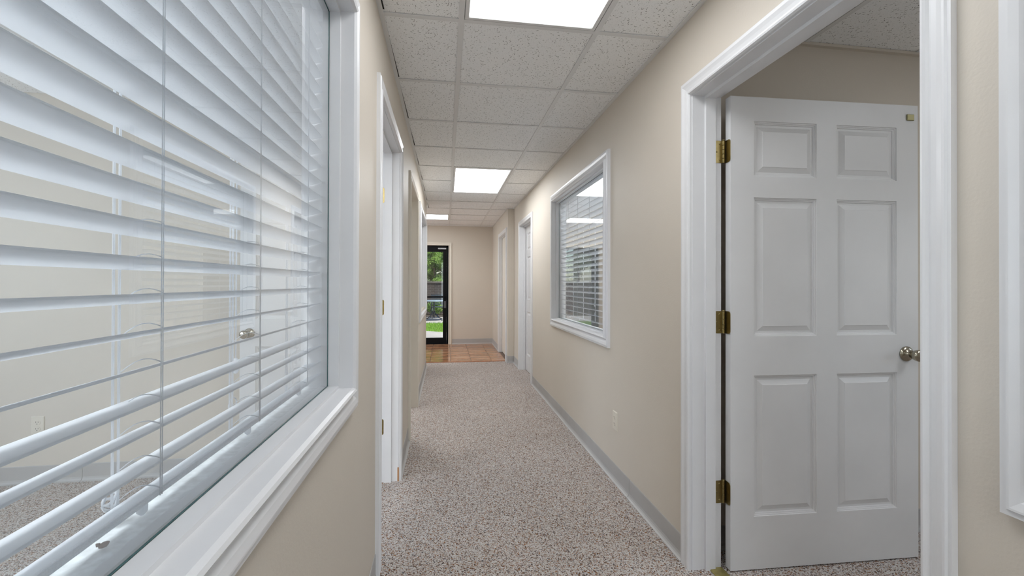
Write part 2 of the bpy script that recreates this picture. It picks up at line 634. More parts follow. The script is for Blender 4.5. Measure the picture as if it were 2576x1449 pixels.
def solid_mesh(axis, a0, a1, u0, u1, z0, z1, holes):
    """A wall slab: normal along axis ('x' or 'y') from a0 to a1, running u0..u1, z0..z1, with through openings (u,z,u,z)."""
    us = sorted({u0, u1, *(h[0] for h in holes), *(h[2] for h in holes)})
    zs = sorted({z0, z1, *(h[1] for h in holes), *(h[3] for h in holes)})
    def hole(i, j):
        if i < 0 or j < 0 or i >= len(us) - 1 or j >= len(zs) - 1:
            return True
        cu, cz = (us[i] + us[i + 1]) / 2, (zs[j] + zs[j + 1]) / 2
        return any(h[0] < cu < h[2] and h[1] < cz < h[3] for h in holes)
    P = (lambda a, u, z: (a, u, z)) if axis == 'x' else (lambda a, u, z: (u, a, z))
    mb = MB()
    for i in range(len(us) - 1):
        for j in range(len(zs) - 1):
            if hole(i, j):
                continue
            p, q, s_, t = us[i], us[i + 1], zs[j], zs[j + 1]
            mb.add([P(a0, p, s_), P(a0, q, s_), P(a0, q, t), P(a0, p, t)], [(0, 1, 2, 3)])
            mb.add([P(a1, p, s_), P(a1, q, s_), P(a1, q, t), P(a1, p, t)], [(3, 2, 1, 0)])
            if hole(i - 1, j): mb.add([P(a0, p, s_), P(a1, p, s_), P(a1, p, t), P(a0, p, t)], [(0, 1, 2, 3)])
            if hole(i + 1, j): mb.add([P(a0, q, s_), P(a1, q, s_), P(a1, q, t), P(a0, q, t)], [(3, 2, 1, 0)])
            if hole(i, j - 1): mb.add([P(a0, p, s_), P(a1, p, s_), P(a1, q, s_), P(a0, q, s_)], [(3, 2, 1, 0)])
            if hole(i, j + 1): mb.add([P(a0, p, t), P(a1, p, t), P(a1, q, t), P(a0, q, t)], [(0, 1, 2, 3)])
    # weld
    import bmesh
    me = bpy.data.meshes.new('wall')
    me.from_pydata(mb.v, [], mb.f)
    bm = bmesh.new()
    bm.from_mesh(me)
    bmesh.ops.remove_doubles(bm, verts=bm.verts, dist=1e-5)
    bmesh.ops.recalc_face_normals(bm, faces=bm.faces)
    bm.to_mesh(me)
    bm.free()
    return me

def wall(name, axis, a0, a1, u0, u1, holes=(), m=None, z1=HW, label=None):
    me = solid_mesh(axis, a0, a1, u0, u1, 0.0, z1, list(holes))
    me.materials.append(m or WALL)
    o = bpy.data.objects.new(name, me)
    COL.objects.link(o)
    return tag(o, label, 'wall', None, 'structure')

# frame moulding swept round an opening; plane given by axis and outward normal
CAS = [(0, 0), (0, .010), (.004, .017), (.010, .019), (.014, .016), (.018, .011), (.022, .011), (.034, .014), (.047, .019), (.052, .019), (.055, .015), (.062, .015), (.062, 0)]
WCAS = [(0, 0), (0, .016), (.004, .024), (.010, .027), (.015, .024), (.020, .009), (.025, .009), (.040, .018), (.054, .021), (.058, .021), (.060, .017), (.070, .017), (.071, 0)]

def frame_mb(axis, face, out, u0, z0, u1, z1, prof, bottom=True):
    """axis 'x': the face is the plane x=face, u is y. out: +1/-1 the way the moulding stands proud."""
    def P(u, z, t):
        a = face + out * t
        return (a, u, z) if axis == 'x' else (u, a, z)
    n = len(prof)
    rings = []
    if bottom:
        for cu, cz, su, sz in ((u0, z0, -1, -1), (u1, z0, 1, -1), (u1, z1, 1, 1), (u0, z1, -1, 1)):
            rings.append([P(cu + su * w, cz + sz * w, t) for w, t in prof])
        rings.append(rings[0])
        mb = MB()
        return mb.loops(rings, cap=False)
    for cu, cz, su, sz in ((u0, z0, -1, 0), (u0, z1, -1, 1), (u1, z1, 1, 1), (u1, z0, 1, 0)):
        rings.append([P(cu + su * w, cz + sz * w, t) for w, t in prof])
    return MB().loops(rings)

def ring_mb(axis, a0, a1, u0, z0, u1, z1, th, bottom=True):
    """Flat lining of an opening, th thick, inside u0..u1, z0..z1."""
    prof = [(0, 0), (-th, 0), (-th, 1), (0, 1)]
    def P(u, z, t):
        a = a0 + (a1 - a0) * t
        return (a, u, z) if axis == 'x' else (u, a, z)
    rings = []
    cs = ((u0, z0, -1, -1), (u1, z0, 1, -1), (u1, z1, 1, 1), (u0, z1, -1, 1)) if bottom else ((u0, z0, -1, 0), (u0, z1, -1, 1), (u1, z1, 1, 1), (u1, z0, 1, 0))
    for cu, cz, su, sz in cs:
        rings.append([P(cu + su * w, cz + sz * w, t) for w, t in prof])
    if bottom:
        rings.append(rings[0])
        return MB().loops(rings, cap=False)
    return MB().loops(rings)

# ------------------------------------------------------------------ walls
DH = 2.010            # door openings (finished)
JT = .018             # jamb lining
def dhole(y0, y1, h=DH):
    return (y0 - JT, 0.0, y1 + JT, h + JT)
WZ0, WZ1 = .905, 2.002
def whole(y0, y1, z0=WZ0, z1=WZ1):
    return (y0 - JT, z0 - JT, y1 + JT, z1 + JT)

D_R = (.822, 1.735)       # wide open door
D_L = (1.935, 2.775)      # opening beside the big window
D_C = (3.520, 4.400)      # cream opening
D_1 = (5.265, 6.115)      # closed white door
D_2 = (6.825, 7.745)      # door past the jog
W_L = (-.09, 1.342)       # big window
W_R = (2.750, 4.172)
W_3 = (4.800, 6.180)
W_N = (-.82, .606)        # window close to the camera on the door wall
WRZ0 = .872

wall('wall_left', 'x', L - T, L, YB, YL, [whole(*W_L), dhole(*D_L), dhole(*D_C), whole(*W_3)],
     label='long beige hallway wall holding the big blind-covered window')
wall('wall_right', 'x', R, R + T, YB, YJ, [dhole(*D_R), whole(*W_R, z0=WRZ0), dhole(*D_1), whole(*W_N, z0=.86)],
     label='long beige hallway wall with the wide open six-panel door')
wall('wall_jog', 'x', RJ, R + T, YJ, YE, [dhole(*D_2)], label='short beige wall that juts into the hall by the tile floor')
wall('wall_end', 'y', YE, YE + .14, -3.6, R + T, [(-1.01, 0, .05 + .02, 1.975)], label='beige end wall with the dark framed glass exit door')
wall('wall_back', 'y', YB - T, YB, L - T, R + T, [(-.22, .1, .95, 2.2)], label='beige wall with glazed opening behind the camera')
# offices on both sides
wall('wall_office', 'y', 3.06, 3.16, -3.7, L - T, label='beige office wall with the ivory outlet seen through the big blind')
wall('wall_office', 'x', -3.8, -3.7, -1.3, YL, [(-.6, .8, 2.1, 2.1)], label='beige outer wall of the offices behind the big window')
wall('wall_office', 'y', -1.4, -1.3, -3.8, L - T, label='beige near wall of the office behind the big window')
wall('wall_lobby', 'y', YL - .1, YL, -3.7, L - T, label='beige lobby wall round the corner past the white window')
wall('wall_lobby', 'x', -3.6, -3.5, YL, YE, [(7.0, .65, 8.4, 1.85)], label='beige far side wall of the tiled lobby')  # unseen opening added for the lobby fill lamp
wall('wall_room', 'y', 1.862, 1.962, R + T, 4.4, label='dim beige wall right behind the open six-panel door'.replace('right behind', 'just behind'))
wall('wall_room', 'x', 4.4, 4.5, -1.4, 5.2, [(-.8, .9, 1.0, 2.0)], label='beige outer wall of the room behind the open door')
wall('wall_room', 'y', -1.4, -1.3, R + T, 4.4, label='beige near wall of the room behind the open door')
wall('wall_room', 'y', 5.1, 5.2, R + T, 4.4, [(1.25, 0, 1.87, 1.64)], label='beige back wall of the dim room behind the framed hall window')  # low opening added, its dark inside stands in for the exit door's reflection
tag(box('ceiling', TROOF, None, -3.85, YB - T, HW, 4.5, YE + .14, HW + .08), 'unseen grey roof deck added above the ceilings to block the sun', 'roof', None, 'structure')  # added out of view to keep the sun out of the rooms

wall('wall_room', 'x', 2.6, 2.7, 5.2, YE, label='unseen beige wall added to darken the low opening behind the framed hall window')  # added out of view so the low opening stays dark

# ------------------------------------------------------------------ floors
fl = MB().box(-3.8, YB - T, -.06, 4.5, 6.83, 0.0).build('floor', CARPET)
tag(fl, 'speckled brown and white loop carpet running down the hall', 'carpet', None, 'structure')
fl2 = root('floor', (0, 7.8, 0), 'streaked terracotta tile floor by the glass exit door', 'floor', None, 'structure')
MB().box(-3.5, 6.83, -.06, 1.1, YE + .14, -.002).build('grout_bed', GROUT, fl2)
MB().box(L - .12, 6.815, -.01, RJ + .1, 6.850, .007, bev=.003).build('edge_strip', EDGING, fl2)
FT = .316
tmesh = MB().box(-FT / 2 + .003, -FT / 2 + .003, -.01, FT / 2 - .003, FT / 2 - .003, .004, bev=.002).mesh('tile', FTILE)
ix0 = .078
for i in range(-11, 3):
    for j in range(7):
        cx_, cy_ = ix0 + (i + .5) * FT, 6.852 + (j + .5) * FT
        if cy_ + FT / 2 > YE + .02 and not (-1.0 < cx_ < .1):
            y1 = YE
        else:
            y1 = min(cy_ + FT / 2, YE + .14)
        x1 = min(cx_ + FT / 2, RJ)
        y0_ = cy_ - FT / 2
        if y1 - y0_ < .02 or x1 - (cx_ - FT / 2) < .02:
            continue
        if x1 < cx_ + FT / 2 - .001 or y1 < cy_ + FT / 2 - .001:
            MB().box(cx_ - FT / 2 + .003, y0_ + .003, -.01, x1 - .003, y1 - .003, .004, bev=.002).build('tile', FTILE, fl2, loc=(cx_, cy_, 0))
        else:
            inst('tile', tmesh, fl2, Vector((cx_, cy_, 0)) - fl2.location)

# ------------------------------------------------------------------ ceilings
def ceiling(label, regions, xl, yl, lights, loc):
    """regions: list of (x0,y0,x1,y1); grid lines xl, yl; lights: (x0,y0,x1,y1) cells left open for troffers."""
    xl, yl = sorted(xl), sorted(yl)
    rt = root('ceiling', loc, label, 'ceiling', None, 'structure')
    share = {}
    def clip(cx0, cy0, cx1, cy1):
        for r in regions:
            a, b, c, d = max(cx0, r[0]), max(cy0, r[1]), min(cx1, r[2]), min(cy1, r[3])
            if c - a > .03 and d - b > .03:
                yield a, b, c, d
    X0_, X1_ = min(r[0] for r in regions), max(r[2] for r in regions)
    Y0_, Y1_ = min(r[1] for r in regions), max(r[3] for r in regions)
    xs = [X0_] + [x for x in xl if X0_ + .03 < x < X1_ - .03] + [X1_]
    ys = [Y0_] + [y for y in yl if Y0_ + .03 < y < Y1_ - .03] + [Y1_]
    in_light = lambda x, y: any(l[0] < x < l[2] and l[1] < y < l[3] for l in lights)
    for i in range(len(xs) - 1):
        for j in range(len(ys) - 1):
            for a, b, c, d in clip(xs[i], ys[j], xs[i + 1], ys[j + 1]):
                if in_light((a + c) / 2, (b + d) / 2):
                    continue
                w, h = c - a - .006, d - b - .006
                key = (round(w, 3), round(h, 3))
                if key not in share:
                    share[key] = MB().box(-w / 2, -h / 2, 0, w / 2, h / 2, .014, bev=.0015).mesh('ceiling_tile', TILE)
                t = inst('ceiling_tile', share[key], rt, Vector(((a + c) / 2, (b + d) / 2, H + .002 + random.uniform(0, .0012))) - rt.location)
                t.rotation_euler = (random.uniform(-.0015, .0015), random.uniform(-.0015, .0015), 0)
    TW = .012
    for x in xl:
        for r in regions:
            if r[0] + .03 < x < r[2] - .03:
                MB().box(x - TW, r[1], H - .002, x + TW, r[3], H + .001).build('main_tee', GRID, rt, loc=(x, (r[1] + r[3]) / 2, H))
    for y in yl:
        for r in regions:
            if r[1] + .03 < y < r[3] - .03:
                pts = [r[0]] + [x for x in xl if r[0] < x < r[2]] + [r[2]]
                for p, q in zip(pts, pts[1:]):
                    if q - p < .03 or in_light((p + q) / 2, y):
                        continue
                    MB().box(p + TW, y - TW, H - .002, q - TW, y + TW, H + .001).build('cross_tee', GRID, rt, loc=((p + q) / 2, y, H))
    for r in regions:
        MB().box(*r[:2], H + .05, *r[2:], H + .06).build('light_block', GAPM, rt)  # unseen black board added to block light above the tiles
    return rt

def angle(rt, x0, y0, x1, y1):
    MB().box(x0, y0, H - .003, x1, y1, H + .001).build('wall_angle', GRID, rt)

LIGHT1 = (X0, Y0 - 2 * U, X0 + U, Y0)
LIGHT2 = (X0, Y0 + 4 * U, X0 + U, Y0 + 6 * U)
LIGHT0 = (X0, Y0 - 6 * U, X0 + U, Y0 - 4 * U)
LIGHT3 = (X0 - 2 * U, Y0 + 9 * U, X0, Y0 + 10 * U)
hx = [X0 - U * k for k in range(6, 0, -1)] + [X0, X0 + U]
hy = [Y0 + U * k for k in range(-7, 12)]
ch = ceiling('white fissured tile drop ceiling along the hall', [(L, YB, R, YL), (-3.5, YL, R, YJ), (-3.5, YJ, RJ, YE)], hx, hy, [LIGHT1, LIGHT2, LIGHT3, LIGHT0], (.37, 3.0, H))
AW = .020
angle(ch, L, YB, L + AW, YL)
angle(ch, R - AW, YB, R, YJ)
angle(ch, RJ, YJ - AW, R - AW, YJ)
angle(ch, RJ - AW, YJ, RJ, YE)
angle(ch, -3.5, YE - AW, RJ - AW, YE)
angle(ch, -3.5, YL, L - T, YL + AW)
angle(ch, L - T, YL, L + AW, YL + AW)
# short black slivers painting the gap shade between cut tiles and wall angle
for k in range(-2, 8):
    y1 = Y0 + U * (k + 1) - .03
    y0 = y1 - random.uniform(.35, .5)
    g = random.uniform(.004, .008)
    MB().add([(L + AW, y0, H - .0005), (L + AW, y1, H - .0005), (L + AW + g, y1, H - .0005), (L + AW, y0, H + .0008), (L + AW, y1, H + .0008), (L + AW + g, y1, H + .0008)],
             [(0, 1, 2), (5, 4, 3), (0, 3, 4, 1), (1, 4, 5, 2), (2, 5, 3, 0)]).build('gap_shade', GAPM, ch)

LX0 = -1.95
ceiling('white tile ceiling of the office behind the big window', [(-3.7, -1.3, L - T, 3.06)], [LX0 + U * k for k in range(-2, 4)], [2.45 - U * k for k in range(0, 7)],
        [(LX0 + U, 2.45 - 5 * U, LX0 + 2 * U, 2.45 - 3 * U)], (-2, 1, H))
ceiling('white tile ceiling of the office past the cream opening', [(-3.7, 3.16, L - T, YL - .1)], [LX0 + U * k for k in range(-2, 4)], [3.5 + U * k for k in range(0, 5)],
        [(LX0 + U, 3.5 + U, LX0 + 2 * U, 3.5 + 3 * U)], (-2, 5, H))
RX0 = 2.285
cr_ = ceiling('shaded fissured tile ceiling above the open six-panel door', [(R + T, -1.3, 4.4, 1.862)], [RX0 - U] + [RX0 + U * k for k in range(0, 4)], [1.42 - U * k for k in range(0, 5)],
        [(RX0, 1.42 - 3 * U, RX0 + U, 1.42 - U)], (2.7, .5, H))
MB().box(R + T, 1.842, H - .012, 4.4, 1.862, H + .001).build('wall_angle', WALL, cr_)
ceiling('dim tile ceiling of the room behind the framed hall window', [(R + T, 1.962, 4.4, 5.1)], [RX0 + U * k for k in range(-1, 4)], [2.4 + U * k for k in range(0, 5)], [(RX0 - U, 2.4 + U, RX0, 2.4 + 3 * U)], (2.7, 3.5, H))

def troffer(cell, strength, label, group='recessed lens ceiling lights'):
    x0, y0, x1, y1 = cell
    t = root('ceiling_light', ((x0 + x1) / 2, (y0 + y1) / 2, H), label, 'light', group)
    g, w = .014, .020
    x0 += g; y0 += g; x1 -= g; y1 -= g
    mb = MB()
    rings = []
    prof = [(0, .012), (0, -.001), (.002, -.003), (w - .003, -.003), (w, .001), (w, .012)]
    for cx, cy2, sx, sy in ((x0, y0, 1, 1), (x1, y0, -1, 1), (x1, y1, -1, -1), (x0, y1, 1, -1)):
        rings.append([(cx + sx * p, cy2 + sy * p, H + z) for p, z in prof])
    rings.append(rings[0])
    mb.loops(rings, cap=False)
    mb.build('frame', GRID, t)
    MB().box(x0 + w, y0 + w, H + .002, x1 - w, y1 - w, H + .006).build('diffuser', prism_lens_mat('prism_lens', strength) if strength == P_NEAR else lens_mat('lens', strength), t)
    MB().box(x0, y0, H + .012, x1, y1, H + .10).build('housing', GRID, t)
    return t
troffer(LIGHT1, P_NEAR, 'large ceiling light cut by the top edge of the picture')
troffer(LIGHT2, P_HALL, 'bright white ceiling light halfway down the hall')
troffer(LIGHT3, P_LOBBY, 'ceiling light over the lobby peeking past the wall corner')
troffer(LIGHT0, P_BACK_FILL, 'unseen ceiling light added behind the camera to brighten the near hall')  # added fixture out of view, fills in light near the camera
troffer((LX0 + U, 2.45 - 5 * U, LX0 + 2 * U, 2.45 - 3 * U), P_OFFICE, 'ceiling light of the office behind the big window')
troffer((RX0 - U, 2.4 + U, RX0, 2.4 + 3 * U), P_BLIND_FILL, 'unseen ceiling light added to brighten the blind behind the framed hall window')  # added fixture out of view, lights the slats from behind
troffer((LX0 + U, 3.5 + U, LX0 + 2 * U, 3.5 + 3 * U), P_OFFICE * .7, 'ceiling light of the office past the cream opening')
troffer((RX0, 1.42 - 3 * U, RX0 + U, 1.42 - U), P_ROOM, 'ceiling light of the room with the open six-panel door')

# ------------------------------------------------------------------ vinyl cove base
def cove(name, axis, face, out, u0, u1, label, seams=(), parent=None):
    prof = [(0, 0), (.020, 0), (.020, .003), (.011, .007), (.006, .014), (.0035, .024), (.0035, .100), (.002, .104), (0, .104)]
    cuts = [u0, *seams, u1]
    rt = parent or root(name, (face, (u0 + u1) / 2, 0) if axis == 'x' else ((u0 + u1) / 2, face, 0), label, 'baseboard', None, 'structure')
    for p, q in zip(cuts, cuts[1:]):
        p2, q2 = p + (.0015 if p != u0 else 0), q - (.0015 if q != u1 else 0)
        def P(u, t, z):
            return (face + out * t, u, z) if axis == 'x' else (u, face + out * t, z)
        MB().loops([[P(p2, t, z) for t, z in prof], [P(q2, t, z) for t, z in prof]]).build('base_strip', BASE, rt)
    return rt
CW = .064
cove('baseboard_right', 'x', R, -1, D_R[1] + CW, D_1[0] - CW, 'grey vinyl base along the wall below the framed window', (2.377, 3.6, 4.82))
cove('baseboard_right', 'x', R, -1, D_1[1] + CW, YJ, 'short grey vinyl base between the closed white door and the jog')
cove('baseboard_right', 'x', R, -1, YB, D_R[0] - CW, 'grey vinyl base below the window close to the camera')
b_ = cove('baseboard_jog', 'y', YJ, -1, RJ, R - .004, 'grey vinyl base wrapping the corner of the jog')
cove('', 'x', RJ, -1, YJ - .02, D_2[0] - CW, '', parent=b_)
cove('baseboard_jog', 'x', RJ, -1, D_2[1] + CW, YE, 'grey vinyl base in the corner past the last door')
cove('baseboard_end', 'y', YE, -1, .12, RJ - .004, 'grey vinyl base under the blank end wall')
cove('baseboard_left', 'x', L, 1, YB, D_L[0] - CW, 'grey vinyl base under the big window')
cove('baseboard_left', 'x', L, 1, D_L[1] + CW, D_C[0] - CW, 'grey vinyl base between the two openings')
b_ = cove('baseboard_left', 'x', L, 1, D_C[1] + CW, YL + .02, 'grey vinyl base under the small white window', (5.7,))
cove('', 'y', YL, 1, -3.5, L, '', parent=b_)
cove('baseboard_office', 'y', 3.06, -1, -3.7, L - T, 'blue grey vinyl base on the office wall seen through the blind', (-2.19, -1.0))
cove('baseboard_office', 'x', -3.7, 1, -1.3, 3.06, 'grey vinyl base on the outer wall of the office')
cove('baseboard_room', 'y', 1.862, -1, R + T, 4.4, 'grey vinyl base behind the open six-panel door')

# ------------------------------------------------------------------ hinges, knobs, six-panel slabs
def hinge_mesh_parts():
    """Butt hinge leaves lying in the plane y=0, running toward -x from the origin, plus the knuckle barrel along z."""
    hh, lw, r = .0475, .040, .012
    pts = [(-.003, -hh), (-.003, hh)]
    for k in range(5):
        a = math.pi / 2 * k / 4
        pts.append((-(lw - r + r * math.sin(a)), hh - r + r * math.cos(a)))
    for k in range(5):
        a = math.pi / 2 * k / 4
        pts.append((-(lw - r + r * math.cos(a)), -hh + r - r * math.sin(a)))
    lf_ = MB().loops([[(x, -.0011, z) for x, z in pts], [(x, .0011, z) for x, z in pts]])
    for x, z in ((-.015, .034), (-.028, 0), (-.015, -.034)):
        lf_.lathe([(0, .0042), (.0008, .0036), (.0012, .001)], (x, -.0011, z), (0, -1, 0), 10)
    br = MB()
    zz = [-hh, -.028, -.010, .010, .028, hh]
    for a, b in zip(zz, zz[1:]):
        br.lathe([(a + .0005, .004), (a + .0005, .0052), (a + .0012, .0058), (b - .0012, .0058), (b - .0005, .0052), (b - .0005, .004)], (0, 0, 0), (0, 0, 1), 14, smooth=False)
    br.lathe([(hh, .003), (hh + .001, .0066), (hh + .004, .0062), (hh + .006, .002)], (0, 0, 0), (0, 0, 1), 12, smooth=False)
    return lf_, br
_la, _br = hinge_mesh_parts()
HM = [_la.mesh('leaf', BRASS), _br.mesh('barrel', BRASS)]

def hinge(parent, pin, leaves):
    """leaves: (offset from the pin, rotation about z) for each leaf."""
    h = bpy.data.objects.new('hinge', None)
    h.empty_display_size = .02
    COL.objects.link(h)
    h.parent = parent
    h.location = Vector(pin) - wloc(parent)
    for off, rz in leaves:
        inst('leaf', HM[0], h, off, (0, 0, rz))
    if len(leaves) > 1:
        inst('barrel', HM[1], h, (0, 0, 0))
    return h

def slab(parent, loc, rotz, w, h, t=.035, m=None, edge=None):
    """Six-panel slab, local x along the width from the hinge edge, y=0 the front face, y=t the back."""
    m = m or DOORM
    st = w * .119
    ms = w * .106
    pw = (w - 2 * st - ms) / 2
    k = h / 2.0
    xs = [0, st, st + pw, st + pw + ms, st + 2 * pw + ms, w]
    zs = [0, .222 * k, .818 * k, .984 * k, 1.573 * k, 1.663 * k, 1.898 * k, h]
    holes = {(i, j) for i in (1, 3) for j in (1, 3, 5)}
    mb = MB()
    for side in (0, 1):
        Y = (lambda d: d) if side == 0 else (lambda d: t - d)
        for i in range(5):
            for j in range(7):
                a, b, c, d = xs[i], zs[j], xs[i + 1], zs[j + 1]
                if (i, j) not in holes:
                    mb.add([(a, Y(0), b), (c, Y(0), b), (c, Y(0), d), (a, Y(0), d)], [(0, 1, 2, 3)])
                else:
                    rings = []
                    for ins, dep in ((0, 0), (.0012, .004), (.005, .0045), (.0062, .0075), (.0105, .0085), (.0125, .013), (.026, .0135), (.03, .0135)):
                        rings.append([(a + ins, Y(dep), b + ins), (c - ins, Y(dep), b + ins), (c - ins, Y(dep), d - ins), (a + ins, Y(dep), d - ins)])
                    mb.loops(rings, cap=False)
                    mb.add(rings[-1], [(0, 1, 2, 3)])
    for a, b in ((0, 1), ):
        for x in (0, w):
            mb.add([(x, 0, 0), (x, t, 0), (x, t, h), (x, 0, h)], [(0, 1, 2, 3)])
        for z in (0, h):
            mb.add([(0, 0, z), (w, 0, z), (w, t, z), (0, t, z)], [(0, 1, 2, 3)])
    s = mb.build('slab', m, parent, local=True)
    s.location = Vector(loc) - wloc(parent)
    s.rotation_euler = (0, 0, rotz)
    for i in (1, 3):
        for j in (1, 3, 5):
            a, b, c, d = xs[i], zs[j], xs[i + 1], zs[j + 1]
            q = MB()
            for side in (0, 1):
                Y = (lambda d_: d_) if side == 0 else (lambda d_: t - d_)
                rings = []
                for ins, dep in ((.021, .0138), (.0225, .0125), (.041, .0055), (.0425, .0035)):
                    rings.append([(a + ins, Y(dep), b + ins), (c - ins, Y(dep), b + ins), (c - ins, Y(dep), d - ins), (a + ins, Y(dep), d - ins)])
                q.loops(rings, cap=False)
                q.add(rings[-1], [(0, 1, 2, 3)])
            q.build('panel', m, s, local=True)
    return s

def knob(slab_o, x, z, t=.035, m=None):
    """Door knob pair on a slab in its local coords: rose, neck and knob on both faces."""
    m = m or NICKEL
    for y, d in ((0, -1), (t, 1)):
        kb = MB()
        kb.lathe([(0, .033), (.003, .0335), (.007, .031), (.011, .024), (.013, .013), (.020, .0105), (.024, .0115), (.030, .0165), (.040, .0215), (.050, .0245), (.058, .0255), (.063, .0235), (.066, .016), (.0675, .004)],
                 (x, y, z), (0, d, 0), 28)
        kb.build('knob', m, slab_o, local=True)

def door_frame(rt, wall_x, out, y0, y1, m, casing_sides=(True, True), stop=None, z1=DH, t=T):
    """Jamb lining, stop and casing of an opening in a wall whose hall face is x=wall_x; out is the hall side (+1/-1)."""
    xb = wall_x - out * (t + .012)
    ring_mb('x', wall_x, xb, y0, 0, y1, z1, -JT, False).build('jamb', m, rt)
    if stop:
        a, b = wall_x - out * stop[0], wall_x - out * stop[1]
        ring_mb('x', a, b, y0 + .012, 0, y1 - .012, z1 - .012, -.012, False).build('stop', m, rt)
    frame_mb('x', wall_x, out, y0 - .004, 0, y1 + .004, z1 + .004, CAS, False).build('casing', m, rt)
    if casing_sides[1]:
        frame_mb('x', xb + out * .012, -out, y0 - .004, 0, y1 + .004, z1 + .004, CAS, False).build('casing', m, rt)

# --- wide open six-panel door
d1 = root('door_1', (R, 1.28, 0), 'white six-panel door standing wide open with brass hinges', 'door', None, 'structure')
door_frame(d1, R, -1, *D_R, TRIM, stop=(.055, .100))
ang = math.atan2(1.668 - 1.698, 2.0696 - 1.183)
s1 = slab(d1, (1.184, 1.700, .006), ang, .888, 1.998)
knob(s1, .888 - .060, .898)
q = MB().box(.888 - .058, -.006, 1.930, .888 - .022, 0, 1.957, bev=.002)
o_ = q.build('catch_plate', DBRASS, s1, local=True)
o_['label'] = 'small square brass plate in the top corner'
for z in (1.775, 1.047, .325):
    hinge(d1, (1.1725, 1.7320, z), [((-.002, .0020, 0), 0), ((.0105, .006, 0), math.radians(90 - 2))])
thr = MB().box(R + .075, D_R[0], -.002, R + .135, D_R[1], .006, bev=.003).build('trim_1', THRESH)
tag(thr, 'worn brass carpet strip under the open six-panel door', 'threshold', None, 'structure')

# --- opening beside the big window, leaf swung into the office
d2 = root('door_2', (L, 2.35, 0), 'white trimmed doorway beside the big window with bare brass hinge leaves', 'door', None, 'structure')
door_frame(d2, L, 1, *D_L, TRIM, stop=(.043, .087))
s2 = slab(d2, (L - T - .020, 2.790, .008), math.pi - math.radians(10.5), .825, 1.995)
knob(s2, .825 - .060, .892)
for z in (1.745, 1.062, .335):
    hinge(d2, (L - T - .008, D_L[1] - .0012, z), [((0, 0, 0), math.pi)])
pc = MB().box(L - .006, D_L[1] - .0008, 0.0, L + .003, D_L[1] + .0005, .085).build('bare_patch', BROWN, d2)
pc['label'] = 'patch of bare brown wood at the foot of the jamb'

# --- cream painted opening
d3 = root('door_3', (L, 3.96, 0), 'cream painted cased opening after the bare-hinged doorway', 'door', None, 'structure')
door_frame(d3, L, 1, *D_C, CREAM)

# --- closed doors further down
d4 = root('door_4', (R, 5.69, 0), 'closed white six-panel door just before the jog', 'door', None, 'structure')
door_frame(d4, R, -1, *D_1, TRIM, stop=(.045, .074))
s4 = slab(d4, (R + .078, D_1[0] + .003, .008), math.pi / 2, .844, 1.996)
s4.scale = (1, -1, 1)
knob(s4, .055, .90)
d5 = root('door_5', (RJ, 7.28, 0), 'cream flush door in white trim past the jog', 'door', None, 'structure')
door_frame(d5, RJ, -1, *D_2, TRIM, stop=(.030, .048), t=R + T - RJ)
MB().box(RJ + .052, D_2[0] + .003, .008, RJ + .087, D_2[1] - .003, 2.0, bev=.002).build('slab', CREAM, d5)
MB().box(RJ + .0485, D_2[0] + .045, .84, RJ + .053, D_2[0] + .095, .98, bev=.0015).build('pull_plate', NICKEL, d5)

# ------------------------------------------------------------------ interior windows and blinds
def window(name, label, wx, out, y0, y1, z0, z1, casing_back=False):
    rt = root(name, (wx, (y0 + y1) / 2, z0), label, 'window', None, 'structure')
    xb = wx - out * T
    ring_mb('x', wx, xb, y0, z0, y1, z1, -JT).build('jamb', TRIM, rt)
    frame_mb('x', wx, out, y0, z0, y1, z1, WCAS).build('casing', TRIM, rt)
    gx = wx - out * .052
    ring_mb('x', gx + out * .0014, gx + out * .031, y0 + .009, z0 + .008, y1 - .009, z1 - .009, -.009).build('glazing_stop', TRIM, rt)
    ring_mb('x', gx - out * .0014, gx - out * .017, y0 + .012, z0 + .013, y1 - .012, z1 - .012, -.013).build('glazing_stop', TRIM, rt)
    def P(u, z):
        return (gx, u, z)
    a, b, c, d = y0 + .002, z0 + .002, y1 - .002, z1 - .002
    MB().add([P(a, b), P(c, b), P(c, d), P(a, d)], [(0, 1, 2, 3)]).build('pane', GLASS, rt)
    ring_mb('x', gx + out * .0013, gx - out * .0013, y0 + .0105, z0 + .0095, y1 - .0105, z1 - .0105, -.0007).build('pane_edge', EDGEG, rt)
    MB().box(gx - out * .018, y0, z0 - .001, xb, y1, z0 + .0035).build('inner_sill', DUST, rt)
    return rt

